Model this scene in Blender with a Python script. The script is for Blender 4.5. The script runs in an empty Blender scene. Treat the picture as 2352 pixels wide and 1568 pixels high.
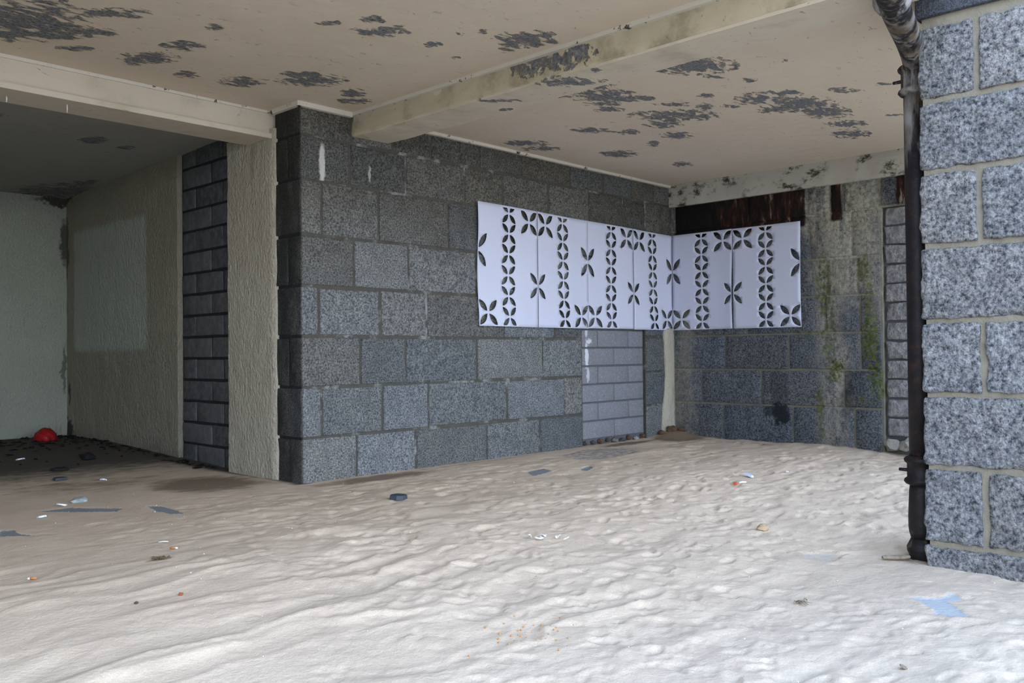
import bpy, bmesh, math, random
import numpy as np
from mathutils import Vector, Matrix, noise as mn
from mathutils.geometry import delaunay_2d_cdt
C = bpy.context.scene.collection
S = bpy.context.scene
random.seed(7); rng = np.random.default_rng(11)

# ------------------------------------------------------------------ camera
# metres; z = 0 is the eye level of the low camera; X runs along the long granite wall, Y into the alcove
cam = bpy.data.cameras.new('camera'); cam.sensor_width = 36; cam.lens = 31.294
cam.clip_start = .05; cam.clip_end = 500
co = bpy.data.objects.new('camera', cam); C.objects.link(co)
r_ = (0.691072, -0.722716, -0.010055); u_ = (-0.002809, -0.016596, 0.999858); f_ = (0.722781, 0.690946, 0.013499)
co.matrix_world = Matrix(((r_[0], u_[0], -f_[0], 0), (r_[1], u_[1], -f_[1], 0), (r_[2], u_[2], -f_[2], 0), (0, 0, 0, 1)))
S.camera = co
# ------------------------------------------------------------------ sky and exposure
S.view_settings.view_transform = 'Standard'; S.view_settings.look = 'None'
S.view_settings.gamma = 1; S.view_settings.use_curve_mapping = False
S.view_settings.exposure = 2.25
w = bpy.data.worlds.new('world'); S.world = w; w.use_nodes = True
nt = w.node_tree; nt.nodes.clear()
tc = nt.nodes.new('ShaderNodeTexCoord'); sp = nt.nodes.new('ShaderNodeSeparateXYZ'); rp = nt.nodes.new('ShaderNodeValToRGB')
bg = nt.nodes.new('ShaderNodeBackground'); wo = nt.nodes.new('ShaderNodeOutputWorld')
nt.links.new(tc.outputs['Generated'], sp.inputs[0]); nt.links.new(sp.outputs[2], rp.inputs[0]); nt.links.new(rp.outputs[0], bg.inputs[0]); nt.links.new(bg.outputs[0], wo.inputs[0])
cr = rp.color_ramp
cr.elements[0].position = 0.0; cr.elements[0].color = (.92, .96, 1.04, 1)
cr.elements[1].position = 0.75; cr.elements[1].color = (.25, .38, .64, 1)
e_ = cr.elements.new(.22); e_.color = (.60, .73, .95, 1)
bg.inputs[1].default_value = 1.5

# ------------------------------------------------------------------ helpers
def link(o, parent=None):
    C.objects.link(o)
    if parent is not None: o.parent = parent
    return o
def mesh_obj(name, vs, fs, mat=None, parent=None, smooth=False):
    me = bpy.data.meshes.new(name); me.from_pydata([tuple(v) for v in vs], [], fs); me.update()
    if mat: me.materials.append(mat)
    if smooth: me.polygons.foreach_set('use_smooth', [True]*len(me.polygons))
    return link(bpy.data.objects.new(name, me), parent)
def empty(name, loc=(0, 0, 0)):
    o = bpy.data.objects.new(name, None); o.location = loc; o.empty_display_size = .1; return link(o)
def tag(o, label=None, cat=None, group=None, kind=None):
    if label: o['label'] = label
    if cat: o['category'] = cat
    if group: o['group'] = group
    if kind: o['kind'] = kind
    return o
def boxvf(a, b):
    (x0, y0, z0), (x1, y1, z1) = a, b
    return ([(x0,y0,z0),(x1,y0,z0),(x1,y1,z0),(x0,y1,z0),(x0,y0,z1),(x1,y0,z1),(x1,y1,z1),(x0,y1,z1)],
            [(0,3,2,1),(4,5,6,7),(0,1,5,4),(1,2,6,5),(2,3,7,6),(3,0,4,7)])
def box(name, a, b, mat, parent=None): return mesh_obj(name, *boxvf(a, b), mat, parent)
def boxes(name, L, mat, parent=None):
    V, F = [], []
    for a, b in L:
        v, f = boxvf(a, b); k = len(V); V += v; F += [tuple(i+k for i in q) for q in f]
    return mesh_obj(name, V, F, mat, parent)
def rblock(name, a, b, mat, parent, n=(6, 2, 5), r=.012, amp=.003, freq=9., seed=None):
    """a rough stone block: gridded box with rounded arrises and an uneven face"""
    if seed is None: seed = random.random()*50
    a, b = np.array(a, float), np.array(b, float); c = (a+b)/2; h = (b-a)/2
    bm = bmesh.new(); idx = {}
    tt = []
    for d in range(3):       # second ring of the grid lies right behind the rounded arris
        e = 1-min(.5, r/h[d]); tt.append([-1., 1.] if n[d] == 1 else [-1.]+[(-e+2*e*i/(n[d]-2)) if n[d] > 2 else 0. for i in range(n[d]-1)]+[1.])
    def vert(i, j, k):
        if (i, j, k) in idx: return idx[(i, j, k)]
        t = np.array([tt[0][i], tt[1][j], tt[2][k]])
        # pull the outer rings close to the arris so that faces stay flat
        p = t*h; inner = np.clip(p, -(h-r), h-r); d = p-inner; L = np.linalg.norm(d)
        if L > 1e-9: p = inner+d/L*r
        P = Vector(p+c)
        nz = mn.noise(Vector((P.x*freq+seed, P.y*freq, P.z*freq)))+.5*mn.noise(Vector((P.x*freq*3.1, P.y*freq*3.1+seed, P.z*freq*3.1)))
        g = np.where(np.abs(t) > .999, np.sign(t), 0.)
        p = p+g*amp*nz*1.3
        v = bm.verts.new(p); idx[(i, j, k)] = v; return v
    def face(q):
        try: bm.faces.new(q)
        except ValueError: pass
    for i in range(n[0]):
        for k in range(n[2]):
            for j, fl in ((0, 0), (n[1], 1)):
                q = [vert(i, j, k), vert(i+1, j, k), vert(i+1, j, k+1), vert(i, j, k+1)]; face(q[::-1] if fl else q)
    for j in range(n[1]):
        for k in range(n[2]):
            for i, fl in ((0, 1), (n[0], 0)):
                q = [vert(i, j, k), vert(i, j+1, k), vert(i, j+1, k+1), vert(i, j, k+1)]; face(q[::-1] if fl else q)
    for i in range(n[0]):
        for j in range(n[1]):
            for k, fl in ((0, 1), (n[2], 0)):
                q = [vert(i, j, k), vert(i+1, j, k), vert(i+1, j+1, k), vert(i, j+1, k)]; face(q[::-1] if fl else q)
    me = bpy.data.meshes.new(name); bm.to_mesh(me); bm.free(); me.materials.append(mat)
    me.polygons.foreach_set('use_smooth', [True]*len(me.polygons))
    o = bpy.data.objects.new(name, me); o.location = c; return link(o, parent)
def lumps(name, pts, mat, parent=None, rad=.03, sq=.6, seed=0, sub=2):
    """a small irregular lump (stone, crumb)"""
    bm = bmesh.new(); bmesh.ops.create_icosphere(bm, subdivisions=sub, radius=1)
    for v in bm.verts:
        q = v.co.copy(); v.co = q*(1+.45*mn.noise(q*1.3+Vector((seed, 0, 0)))); v.co.z *= sq; v.co *= rad
    me = bpy.data.meshes.new(name); bm.to_mesh(me); bm.free(); me.materials.append(mat)
    o = bpy.data.objects.new(name, me); o.location = pts; return link(o, parent)
def sweep(bm, path, radii, seg=20, cap=True):
    P = [Vector(p) for p in path]; rings = []
    up = None
    for i, p in enumerate(P):
        t = (P[min(i+1, len(P)-1)]-P[max(i-1, 0)]).normalized()
        if up is None:
            up = t.orthogonal().normalized()
        up = (up-t*up.dot(t)).normalized(); s = t.cross(up)
        rings.append([bm.verts.new(p+(up*math.cos(2*math.pi*k/seg)+s*math.sin(2*math.pi*k/seg))*radii[i]) for k in range(seg)])
    for a, b in zip(rings, rings[1:]):
        for k in range(seg): bm.faces.new((a[k], a[(k+1) % seg], b[(k+1) % seg], b[k]))
    if cap: bm.faces.new(rings[0][::-1]); bm.faces.new(rings[-1])
def bm_obj(name, bm, mat, parent=None, smooth=True):
    me = bpy.data.meshes.new(name); bmesh.ops.recalc_face_normals(bm, faces=bm.faces); bm.to_mesh(me); bm.free(); me.materials.append(mat)
    if smooth: me.polygons.foreach_set('use_smooth', [True]*len(me.polygons))
    return link(bpy.data.objects.new(name, me), parent)
# numpy value noise
def vnoise(x, y, seed):
    xi = np.floor(x).astype(np.int64); yi = np.floor(y).astype(np.int64); fx = x-xi; fy = y-yi
    fx = fx*fx*fx*(fx*(fx*6-15)+10); fy = fy*fy*fy*(fy*(fy*6-15)+10)
    def h(a, b):
        n = (a*374761393+b*668265263+seed*974711) & 0xffffffff
        n = ((n ^ (n >> 13))*1274126177) & 0xffffffff
        return ((n ^ (n >> 16)) & 0xffff)/32768.-1
    return (h(xi, yi)*(1-fx)+h(xi+1, yi)*fx)*(1-fy)+(h(xi, yi+1)*(1-fx)+h(xi+1, yi+1)*fx)*fy
def fbm(x, y, seed, o=4):
    s = 0; a = 1.
    for i in range(o): s = s+a*vnoise(x*2**i, y*2**i, seed+i); a *= .5
    return s
def ss(t): t = np.clip(t, 0, 1); return t*t*(3-2*t)
def inpoly(X, Y, poly):
    r = np.zeros(X.shape, bool); n = len(poly)
    for i in range(n):
        x0, y0 = poly[i]; x1, y1 = poly[(i+1) % n]
        with np.errstate(divide='ignore', invalid='ignore'):
            c = ((y0 > Y) != (y1 > Y)) & (X < (x1-x0)*(Y-y0)/(y1-y0+1e-12)+x0)
        r ^= c
    return r

# ------------------------------------------------------------------ material helpers
class M:
    def __init__(s, name, rough=.9):
        s.m = bpy.data.materials.new(name); s.m.use_nodes = True; s.nt = s.m.node_tree
        s.b = s.nt.nodes['Principled BSDF']; s.b.inputs['Roughness'].default_value = rough
        s.b.inputs['Specular IOR Level'].default_value = .25
        g = s.nt.nodes.new('ShaderNodeNewGeometry'); s.P = g.outputs['Position']
    def n(s, t, **k):
        x = s.nt.nodes.new(t)
        for a, v in k.items(): setattr(x, a, v)
        return x
    def L(s, a, b): s.nt.links.new(a, b)
    def put(s, sock, v):
        if isinstance(v, bpy.types.NodeSocket): s.L(v, sock)
        else: sock.default_value = v if not (isinstance(v, tuple) and len(v) == 3 and len(sock.default_value) == 4) else (*v, 1)
    def noise(s, scale, detail=3, rough=.5, vec=None, st=None, dist=0):
        x = s.n('ShaderNodeTexNoise'); v = vec or s.P
        if st:
            m = s.n('ShaderNodeVectorMath', operation='MULTIPLY'); s.L(v, m.inputs[0]); m.inputs[1].default_value = st; v = m.outputs[0]
        s.L(v, x.inputs['Vector']); x.inputs['Scale'].default_value = scale; x.inputs['Detail'].default_value = detail
        x.inputs['Roughness'].default_value = rough; x.inputs['Distortion'].default_value = dist; return x.outputs['Fac']
    def voro(s, scale, feature='F1'):
        x = s.n('ShaderNodeTexVoronoi', feature=feature); s.L(s.P, x.inputs['Vector']); x.inputs['Scale'].default_value = scale; return x.outputs
    def ramp(s, f, stops, interp='LINEAR'):
        x = s.n('ShaderNodeValToRGB'); s.L(f, x.inputs[0]); e = x.color_ramp.elements; x.color_ramp.interpolation = interp
        while len(e) < len(stops): e.new(.5)
        for i, (p, c) in enumerate(stops): e[i].position = p; e[i].color = (*c, 1) if isinstance(c, tuple) else (c, c, c, 1)
        return x.outputs[0]
    def mix(s, f, a, b, mode='MIX'):
        x = s.n('ShaderNodeMix', data_type='RGBA', blend_type=mode); s.put(x.inputs[0], f); s.put(x.inputs[6], a); s.put(x.inputs[7], b); return x.outputs[2]
    def math(s, op, a, b=0., c=None, clamp=False):
        x = s.n('ShaderNodeMath', operation=op, use_clamp=clamp); s.put(x.inputs[0], a); s.put(x.inputs[1], b)
        if c is not None: s.put(x.inputs[2], c)
        return x.outputs[0]
    def mr(s, v, a, b, c=0., d=1., smooth=True):
        x = s.n('ShaderNodeMapRange', interpolation_type='SMOOTHSTEP' if smooth else 'LINEAR'); s.put(x.inputs[0], v)
        for i, t in zip((1, 2, 3, 4), (a, b, c, d)): x.inputs[i].default_value = t
        return x.outputs[0]
    def xyz(s):
        x = s.n('ShaderNodeSeparateXYZ'); s.L(s.P, x.inputs[0]); return x.outputs
    def rnd(s): return s.n('ShaderNodeObjectInfo').outputs['Random']
    def attr(s, name):
        a = s.n('ShaderNodeAttribute'); a.attribute_name = name; x = s.n('ShaderNodeSeparateColor'); s.L(a.outputs['Color'], x.inputs[0]); return x.outputs
    def ell(s, lst, axes, warp=.0, wscale=14.):
        """union of soft ellipses (c0,c1,r0,r1,strength) in two world axes; edges warped by noise"""
        o = s.xyz(); P0, P1 = o[axes[0]], o[axes[1]]
        if warp:
            n1 = s.noise(wscale, 4, .6); n2 = s.noise(wscale*1.7, 4, .6)
            P0 = s.math('ADD', P0, s.math('MULTIPLY', s.math('SUBTRACT', n1, .5), warp)); P1 = s.math('ADD', P1, s.math('MULTIPLY', s.math('SUBTRACT', n2, .5), warp*1.6))
        out = None
        for c0, c1, r0, r1, st in lst:
            a = s.math('DIVIDE', s.math('SUBTRACT', P0, c0), r0); b = s.math('DIVIDE', s.math('SUBTRACT', P1, c1), r1)
            d = s.math('ADD', s.math('MULTIPLY', a, a), s.math('MULTIPLY', b, b))
            e = s.mr(d, 1.5, .45, 0, st); out = e if out is None else s.math('MAXIMUM', out, e)
        return out
    def rect(s, lst, axes, warp=.05, soft=.03, wscale=10.):
        o = s.xyz(); P0, P1 = o[axes[0]], o[axes[1]]
        n1 = s.noise(wscale, 4, .6); n2 = s.noise(wscale*1.7, 4, .6)
        P0 = s.math('ADD', P0, s.math('MULTIPLY', s.math('SUBTRACT', n1, .5), warp)); P1 = s.math('ADD', P1, s.math('MULTIPLY', s.math('SUBTRACT', n2, .5), warp))
        out = None
        for a0, a1, b0, b1, st in lst:
            e = s.math('MULTIPLY', s.math('MULTIPLY', s.mr(P0, a0-soft, a0+soft), s.mr(P0, a1+soft, a1-soft)), s.math('MULTIPLY', s.mr(P1, b0-soft, b0+soft), s.mr(P1, b1+soft, b1-soft)))
            e = s.math('MULTIPLY', e, st); out = e if out is None else s.math('MAXIMUM', out, e)
        return out
    def bump(s, h, dist=.01, strength=1., prev=None):
        x = s.n('ShaderNodeBump'); x.inputs['Strength'].default_value = strength; x.inputs['Distance'].default_value = dist; s.L(h, x.inputs['Height'])
        if prev is not None: s.L(prev, x.inputs['Normal'])
        return x.outputs[0]
    def fin(s, col, bump=None, rough=None):
        s.put(s.b.inputs['Base Color'], col)
        if bump is not None: s.L(bump, s.b.inputs['Normal'])
        if rough is not None: s.put(s.b.inputs['Roughness'], rough)
        return s.m
def plain(name, col, var=.25, scale=40, rough=.8, bumpd=.003):
    m = M(name, rough); n = m.noise(scale, 4); c = m.mix(n, tuple(x*(1-var) for x in col), tuple(min(1, x*(1+var)) for x in col))
    return m.fin(c, m.bump(n, bumpd))

def granite(name, dark, light, grain, bumpd, fleck=.5, warm=(1.12, 1.0, .86), lo=.38, hi=.64, extra=None, vary=(.72, 1.22)):
    m = M(name, .85)
    n = m.noise(grain, 6, .68); g = m.noise(grain*.18, 3); f = m.noise(grain*2.7, 2, .5)
    c = m.ramp(n, [(lo, dark), (hi, light)])
    c = m.mix(m.mr(f, .62, .72, 0, fleck), c, tuple(min(1, x*1.9) for x in light))
    c = m.mix(m.mr(g, .35, .68, 0, .45), c, m.mix(1., c, (.55, .57, .6), 'MULTIPLY'))
    r = m.rnd(); wn = m.n('ShaderNodeTexWhiteNoise', noise_dimensions='1D'); m.L(r, wn.inputs['W'])
    v = m.mr(r, 0, 1, vary[0], vary[1], False); cc = m.n('ShaderNodeCombineColor')
    for i in range(3): m.L(v, cc.inputs[i])
    c = m.mix(1., c, cc.outputs[0], 'MULTIPLY')
    c = m.mix(m.math('MULTIPLY', wn.outputs['Value'], .8), c, m.mix(1., c, warm, 'MULTIPLY'))
    h = m.math('ADD', n, m.math('MULTIPLY', m.noise(grain*.45, 3), .8))
    if extra: c = extra(m, c)
    return m.fin(c, m.bump(h, bumpd))
def mortar(name, col, var=.35, light=None):
    m = M(name, .95); n = m.noise(18, 5, .65); f = m.noise(160, 2)
    c = m.mix(n, tuple(x*(1-var) for x in col), tuple(x*(1+var) for x in col))
    if light: c = m.mix(m.mr(m.noise(6, 5, .7), .52, .66), c, light)
    return m.fin(c, m.bump(m.math('ADD', n, m.math('MULTIPLY', f, .4)), .006))

def shade_grime(m, c):          # roof shade and some grime painted onto upper courses, white flecks run down it
    z = m.xyz()[2]
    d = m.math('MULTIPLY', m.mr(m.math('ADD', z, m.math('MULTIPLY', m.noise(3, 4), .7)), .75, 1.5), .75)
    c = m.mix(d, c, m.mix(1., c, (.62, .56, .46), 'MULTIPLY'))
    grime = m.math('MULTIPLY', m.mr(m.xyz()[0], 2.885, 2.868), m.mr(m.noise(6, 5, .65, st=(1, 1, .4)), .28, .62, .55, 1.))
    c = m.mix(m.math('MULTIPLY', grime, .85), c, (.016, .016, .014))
    lime = m.ell([(3.02, 1.13, .022, .12, 1.), (3.37, 1.12, .01, .05, .6)], (0, 2), .03, 30)
    return m.mix(m.math('MULTIPLY', lime, m.mr(m.xyz()[1], 4.5, 4.44)), c, (.62, .60, .55))
GRAN_A = granite('granite_wall', (.046, .055, .062), (.285, .305, .31), 95, .010, .35, extra=shade_grime)
GRAN_P = granite('granite_rock_faced', (.050, .056, .066), (.52, .515, .50), 62, .030, .35, lo=.36, hi=.66, vary=(.85, 1.15), warm=(1.06, 1., .93))
GRAN_DK = granite('granite_dark_dressed', (.03, .034, .042), (.12, .13, .15), 150, .006, .25, vary=(.8, 1.1))
CONC_A = granite('concrete_block_grey', (.16, .165, .185), (.24, .245, .27), 60, .004, .0, vary=(.9, 1.08))
m_ = M('concrete_block_flecked', .9)
n_ = m_.noise(40, 4); v_ = m_.voro(55); c_ = m_.mix(n_, (.155, .158, .172), (.235, .238, .255))
c_ = m_.mix(m_.mr(v_['Distance'], .22, .12, 0, .75), c_, (.46, .46, .46))
c_ = m_.mix(m_.mr(m_.noise(26, 2), .70, .78, 0, .8), c_, (.07, .07, .075))
lm_ = m_.ell([(5.50, -.02, .02, .10, .8), (5.53, .09, .035, .02, .8), (5.515, -.17, .016, .06, .6), (5.5, .17, .018, .05, .6)], (0, 2), .05, 30)
c_ = m_.mix(lm_, c_, (.66, .68, .72))
CONC_A = m_.fin(c_, m_.bump(n_, .004))
m_ = M('concrete_block_split_face', .9)
n_ = m_.noise(26, 5, .6, st=(1, 1, 1)); c_ = m_.mix(m_.mr(n_, .3, .7), (.17, .17, .175), (.36, .355, .35))
CONC_B = m_.fin(c_, m_.bump(n_, .035))
m_ = M('concrete_block_dark', .85)
n_ = m_.noise(22, 5, .6); r__ = m_.rnd(); c_ = m_.mix(m_.mr(n_, .3, .75), (.055, .058, .064), (.12, .122, .13)); c_ = m_.mix(m_.math('MULTIPLY', r__, .35), c_, (.17, .165, .16))
CONC_C = m_.fin(c_, m_.bump(n_, .010))

# back wall stone: damp blue granite, rust under the ring beam, lime runs and moss
def stains(m, c, moss_only=False):
    st = m.noise(9, 5, .65, st=(1, 1.0, .16)); st2 = m.noise(24, 6, .68, st=(1, 1.0, .22)); ln = m.noise(40, 4, .7)
    damp = m.ell([(3.42, -.30, .09, .12, .45), (3.40, -.50, .07, .10, .95), (3.44, -.47, .10, .05, .7), (2.86, -.3, .05, .25, .5)], (1, 2), .20, 11)
    c = m.mix(damp, c, (.012, .014, .018))
    lime = m.rect([(2.60, 3.20, .85, 1.40, 1.), (2.60, 3.10, .40, 1.0, .85), (2.88, 3.06, -.80, .5, .75), (2.62, 2.72, .0, .5, .5), (4.20, 4.50, -.8, 1.4, .45)], (1, 2), .30, .10, 5)
    lime = m.math('MULTIPLY', lime, m.mr(m.math('ADD', m.math('MULTIPLY', st, .7), m.math('MULTIPLY', ln, .3)), .36, .54))
    lc = m.ramp(ln, [(.32, (.20, .19, .15)), (.62, (.47, .44, .35))])
    c = m.mix(lime, c, lc)
    rust = m.rect([(3.17, 4.385, .985, 1.45, 1.), (2.875, 2.965, 1.0, 1.45, 1.), (1.6, 2.47, 1.07, 1.5, 1.)], (1, 2), .03, .012, 22)
    rc = m.ramp(st2, [(.42, (.006, .005, .004)), (.52, (.022, .009, .005)), (.57, (.065, .022, .010)), (.60, (.025, .013, .008)), (.66, (.26, .22, .18))])
    far = m.mr(m.xyz()[1], 3.85, 4.1); rc = m.mix(far, rc, (.006, .005, .0045))
    c = m.mix(rust, c, rc)
    moss = m.ell([(3.03, .50, .06, .26, .75), (2.99, .12, .05, .30, .6), (2.72, .62, .05, .10, .8), (2.68, .38, .03, .18, .7), (2.65, -.02, .05, .30, 1.), (2.70, .10, .04, .2, .9), (2.93, -.14, .05, .07, 1.), (2.97, -.20, .06, .04, .9), (3.08, -.40, .03, .12, .8), (3.1, .13, .14, .02, .8), (2.75, -.39, .14, .02, .7), (2.61, -.25, .03, .12, .9), (3.06, -.58, .03, .10, .6)], (1, 2), .13, 16)
    moss = m.math('MULTIPLY', moss, m.mr(m.noise(34, 4, .7), .36, .56))
    mc = m.ramp(m.noise(30, 3), [(.3, (.025, .034, .008)), (.7, (.16, .19, .04))])
    return m.mix(moss, c, mc)
GRAN_B = granite('granite_damp_stained', (.026, .034, .046), (.20, .225, .26), 85, .012, .3, extra=stains, vary=(.85, 1.15))
MORT_A = mortar('mortar_brown_grey', (.075, .070, .058), .4, (.24, .24, .225))
m_ = M('mortar_stained', .95); n_ = m_.noise(18, 5); c_ = m_.mix(n_, (.13, .125, .095), (.22, .21, .165)); MORT_B = m_.fin(stains(m_, c_), m_.bump(n_, .006))
MORT_P = mortar('mortar_buff', (.22, .195, .145), .3)
MORT_D = mortar('mortar_dark', (.022, .023, .026), .4)
MORT_G = mortar('mortar_grey', (.11, .112, .12), .3)

# lime-washed roughcast
def plaster(name, col, dirt=None):
    m = M(name, .92); a = m.noise(48, 4, .6, st=(1, 1, .7)); b = m.noise(9, 3); f = m.noise(2.2, 4, .6)
    c = m.mix(f, tuple(x*.86 for x in col), tuple(x*1.1 for x in col))
    c = m.mix(m.mr(m.noise(11, 5, .7), .70, .76, 0, .5), c, tuple(x*.35 for x in col))
    if dirt: c = dirt(m, c)
    return m.fin(c, m.bump(m.math('ADD', a, m.math('MULTIPLY', b, .25)), .022))
def cmarks(m, c):
    o = m.xyz()
    c = m.mix(m.rect([(6.53, 7.93, .06, 1.06, .85)], (1, 2), .05, .035, 6), c, (.42, .45, .385))         # paler repainted rectangle
    c = m.mix(m.mr(m.math('ADD', o[2], m.math('MULTIPLY', m.noise(5, 4), .25)), -.45, -.66, 0, .55), c, (.10, .11, .095))  # darker towards the floor
    return m.mix(m.ell([(8.1, .95, .05, .25, .6), (8.1, 1.4, .15, .06, .8), (8.08, -.62, .12, .09, .9), (8.05, -.3, .02, .1, .8)], (1, 2), .12, 12), c, (.03, .03, .026))  # dark patches along the alcove corner
PLAS_C = plaster('roughcast_cream', (.31, .285, .22), cmarks)
PLAS_S = plaster('roughcast_cream_pale', (.47, .43, .34), lambda m, c: m.mix(m.mr(m.noise(9, 5, .65, st=(1, 1, .2)), .6, .7, 0, .4), c, (.16, .15, .12)))
def dmarks(m, c):
    o = m.xyz()
    return m.mix(m.ell([(2.9, 1.0, .05, .2, .8), (2.9, 1.36, .25, .05, .9), (2.88, -.1, .02, .2, .6)], (0, 2), .12, 12), c, (.03, .03, .026))  # dark patches on the other side of that corner
PLAS_D = plaster('roughcast_green_white', (.36, .38, .31), dmarks)
# painted soffit, paint peeling to grey concrete where the mask says so
def soffit(name, col, masked=True, mould=None):
    m = M(name, .85); f = m.noise(1.6, 4, .6); b = m.noise(8, 4, .5)
    c = m.mix(f, tuple(x*.90 for x in col), tuple(x*1.07 for x in col))
    h = m.math('MULTIPLY', b, .4)
    if masked:
        a = m.attr('mask'); mp_ = m.n('ShaderNodeMapping'); m.L(m.P, mp_.inputs[0]); mp_.inputs['Rotation'].default_value = (0, 0, .806); mp_.inputs['Scale'].default_value = (.55, 1.15, 1); nn = m.noise(24, 9, .66, vec=mp_.outputs[0], dist=.5); k = m.math('ADD', m.math('MULTIPLY', a[0], .62), m.math('MULTIPLY', m.math('SUBTRACT', nn, .5), 2.7)); k = m.math('MULTIPLY', k, m.mr(a[0], .10, .35))
        edge = m.mr(k, .29, .36); peel = m.mr(k, .38, .41)
        g = m.ramp(m.noise(60, 4, .7), [(.3, (.045, .046, .048)), (.50, (.16, .16, .165)), (.70, (.30, .30, .31))])
        c = m.mix(m.math('MULTIPLY', edge, .45), c, tuple(min(1, x*1.25) for x in col))
        c = m.mix(peel, c, g)
        h = m.math('ADD', h, m.math('MULTIPLY', peel, 1.0)); h = m.math('SUBTRACT', h, m.math('MULTIPLY', edge, .6)); h = m.math('ADD', h, m.math('MULTIPLY', m.mr(nn, .64, .70), .12))
    if mould: c = mould(m, c)
    return m.fin(c, m.bump(h, .018))
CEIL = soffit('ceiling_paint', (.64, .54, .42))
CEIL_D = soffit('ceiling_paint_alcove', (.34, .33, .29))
BEAM = soffit('beam_paint', (.58, .51, .40), True, lambda m, c: m.mix(m.mr(m.noise(4, 5, .6), .5, .75, 0, .35), c, (.24, .20, .14)))
BEAM_F = soffit('beam_paint_shaded_grimy', (.50, .435, .31), True, lambda m, c: m.mix(m.mr(m.noise(5, 6, .65), .48, .72, 0, .6), c, (.19, .155, .095)))  # same paint as BEAM; face shade put into a darker olive, plus grime
def mould(m, c):
    k = m.math('MULTIPLY', m.mr(m.noise(11, 6, .75, st=(1, .6, 1)), .50, .63), m.mr(m.noise(3.1, 3), .38, .54))
    return m.mix(k, c, (.05, .045, .035))
RING = soffit('ring_beam_paint', (.46, .44, .37), False, mould)
FILLET = soffit('fillet_paint', (.62, .57, .48), False, lambda m, c: m.mix(m.mr(m.noise(16, 5, .7), .60, .66), c, (.05, .048, .04)))

# sand
m_ = M('beach_sand', .95); a_ = m_.attr('mask')
g_ = m_.noise(700, 2, .5); f_n = m_.noise(5, 5, .6); k_ = m_.noise(150, 3, .6)
c_ = m_.mix(m_.mr(g_, .3, .7), (.56, .43, .30), (.77, .615, .455))
c_ = m_.mix(m_.mr(f_n, .35, .7, 0, .35), c_, (.44, .33, .235))
dn_ = m_.noise(14, 5, .65, st=(.5, 1, 1)); bn_ = m_.noise(30, 4, .6, st=(.6, 1, 1))
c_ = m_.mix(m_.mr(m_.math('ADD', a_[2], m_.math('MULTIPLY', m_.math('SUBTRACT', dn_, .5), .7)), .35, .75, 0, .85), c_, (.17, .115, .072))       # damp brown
a2_ = m_.attr('mask2'); c_ = m_.mix(m_.mr(m_.math('ADD', a2_[0], m_.math('MULTIPLY', m_.math('SUBTRACT', bn_, .5), .5)), .45, .60, 0, .95), c_, (.47, .475, .46))
c_ = m_.mix(m_.mr(m_.math('ADD', a_[1], m_.math('MULTIPLY', m_.math('SUBTRACT', bn_, .5), .5)), .45, .60, 0, .92), c_, (.21, .235, .25))      # bare concrete
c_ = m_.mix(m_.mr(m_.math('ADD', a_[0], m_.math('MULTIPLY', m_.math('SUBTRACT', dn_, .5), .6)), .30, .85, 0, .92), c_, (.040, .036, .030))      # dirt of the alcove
hb_ = m_.math('ADD', m_.math('MULTIPLY', g_, .10), m_.math('MULTIPLY', m_.noise(60, 4, .6), .5))
SAND = m_.fin(c_, m_.bump(hb_, .012, .7))
# paper, iron, litter
m_ = M('white_paper', .7); n_ = m_.noise(3, 3); c_ = m_.mix(n_, (.54, .565, .68), (.585, .61, .73)); PAPER = m_.fin(c_)
m_ = M('rusty_cast_iron', .55); n_ = m_.noise(20, 5, .65); z_ = m_.xyz()[2]
c_ = m_.ramp(n_, [(.35, (.008, .007, .008)), (.6, (.016, .012, .012)), (.74, (.055, .022, .014))])
s_ = m_.math('MULTIPLY', m_.mr(m_.noise(16, 5, .65, st=(1, 1, .22)), .41, .60), m_.mr(z_, .6, 1.0, 0, .8))
c_ = m_.mix(s_, c_, m_.ramp(m_.noise(9, 4), [(.35, (.15, .11, .07)), (.65, (.33, .32, .30))]))
s2_ = m_.math('MULTIPLY', m_.mr(m_.noise(30, 4), .55, .7), m_.mr(z_, -.70, -.84, 0, .6)); c_ = m_.mix(s2_, c_, (.16, .13, .09))
IRON = m_.fin(c_, m_.bump(n_, .006))
RED = plain('red_plastic', (.30, .009, .011), .35, 25, .45); WHITE = plain('white_scrap', (.75, .76, .78), .1, 60, .6); BLACK = plain('black_debris', (.012, .012, .012), .5, 50)
SLATE = plain('slate', (.055, .062, .075), .4, 30, .6); ORANGE = plain('orange_filter_paper', (.62, .24, .07), .25, 200, .8); TIP = plain('white_tip', (.8, .76, .68), .1, 90)
SHELL = plain('white_shell', (.82, .82, .80), .12, 90, .4); TAN = plain('tan_stone', (.45, .33, .20), .25, 40); WOOD = plain('weathered_wood', (.24, .19, .13), .5, 60)
BLUEW = plain('pale_blue_scrap', (.55, .66, .80), .15, 60, .5); WEED = plain('dry_weed', (.16, .11, .055), .5, 80); BROWN = plain('brown_debris', (.10, .06, .035), .5, 40)
RUB = mortar('rubble_lime', (.30, .285, .24), .4); STAL = plain('lime_stalactite', (.7, .69, .64), .1, 90); CHIP = plain('pale_pebble', (.33, .36, .35), .2, 60)

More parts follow.
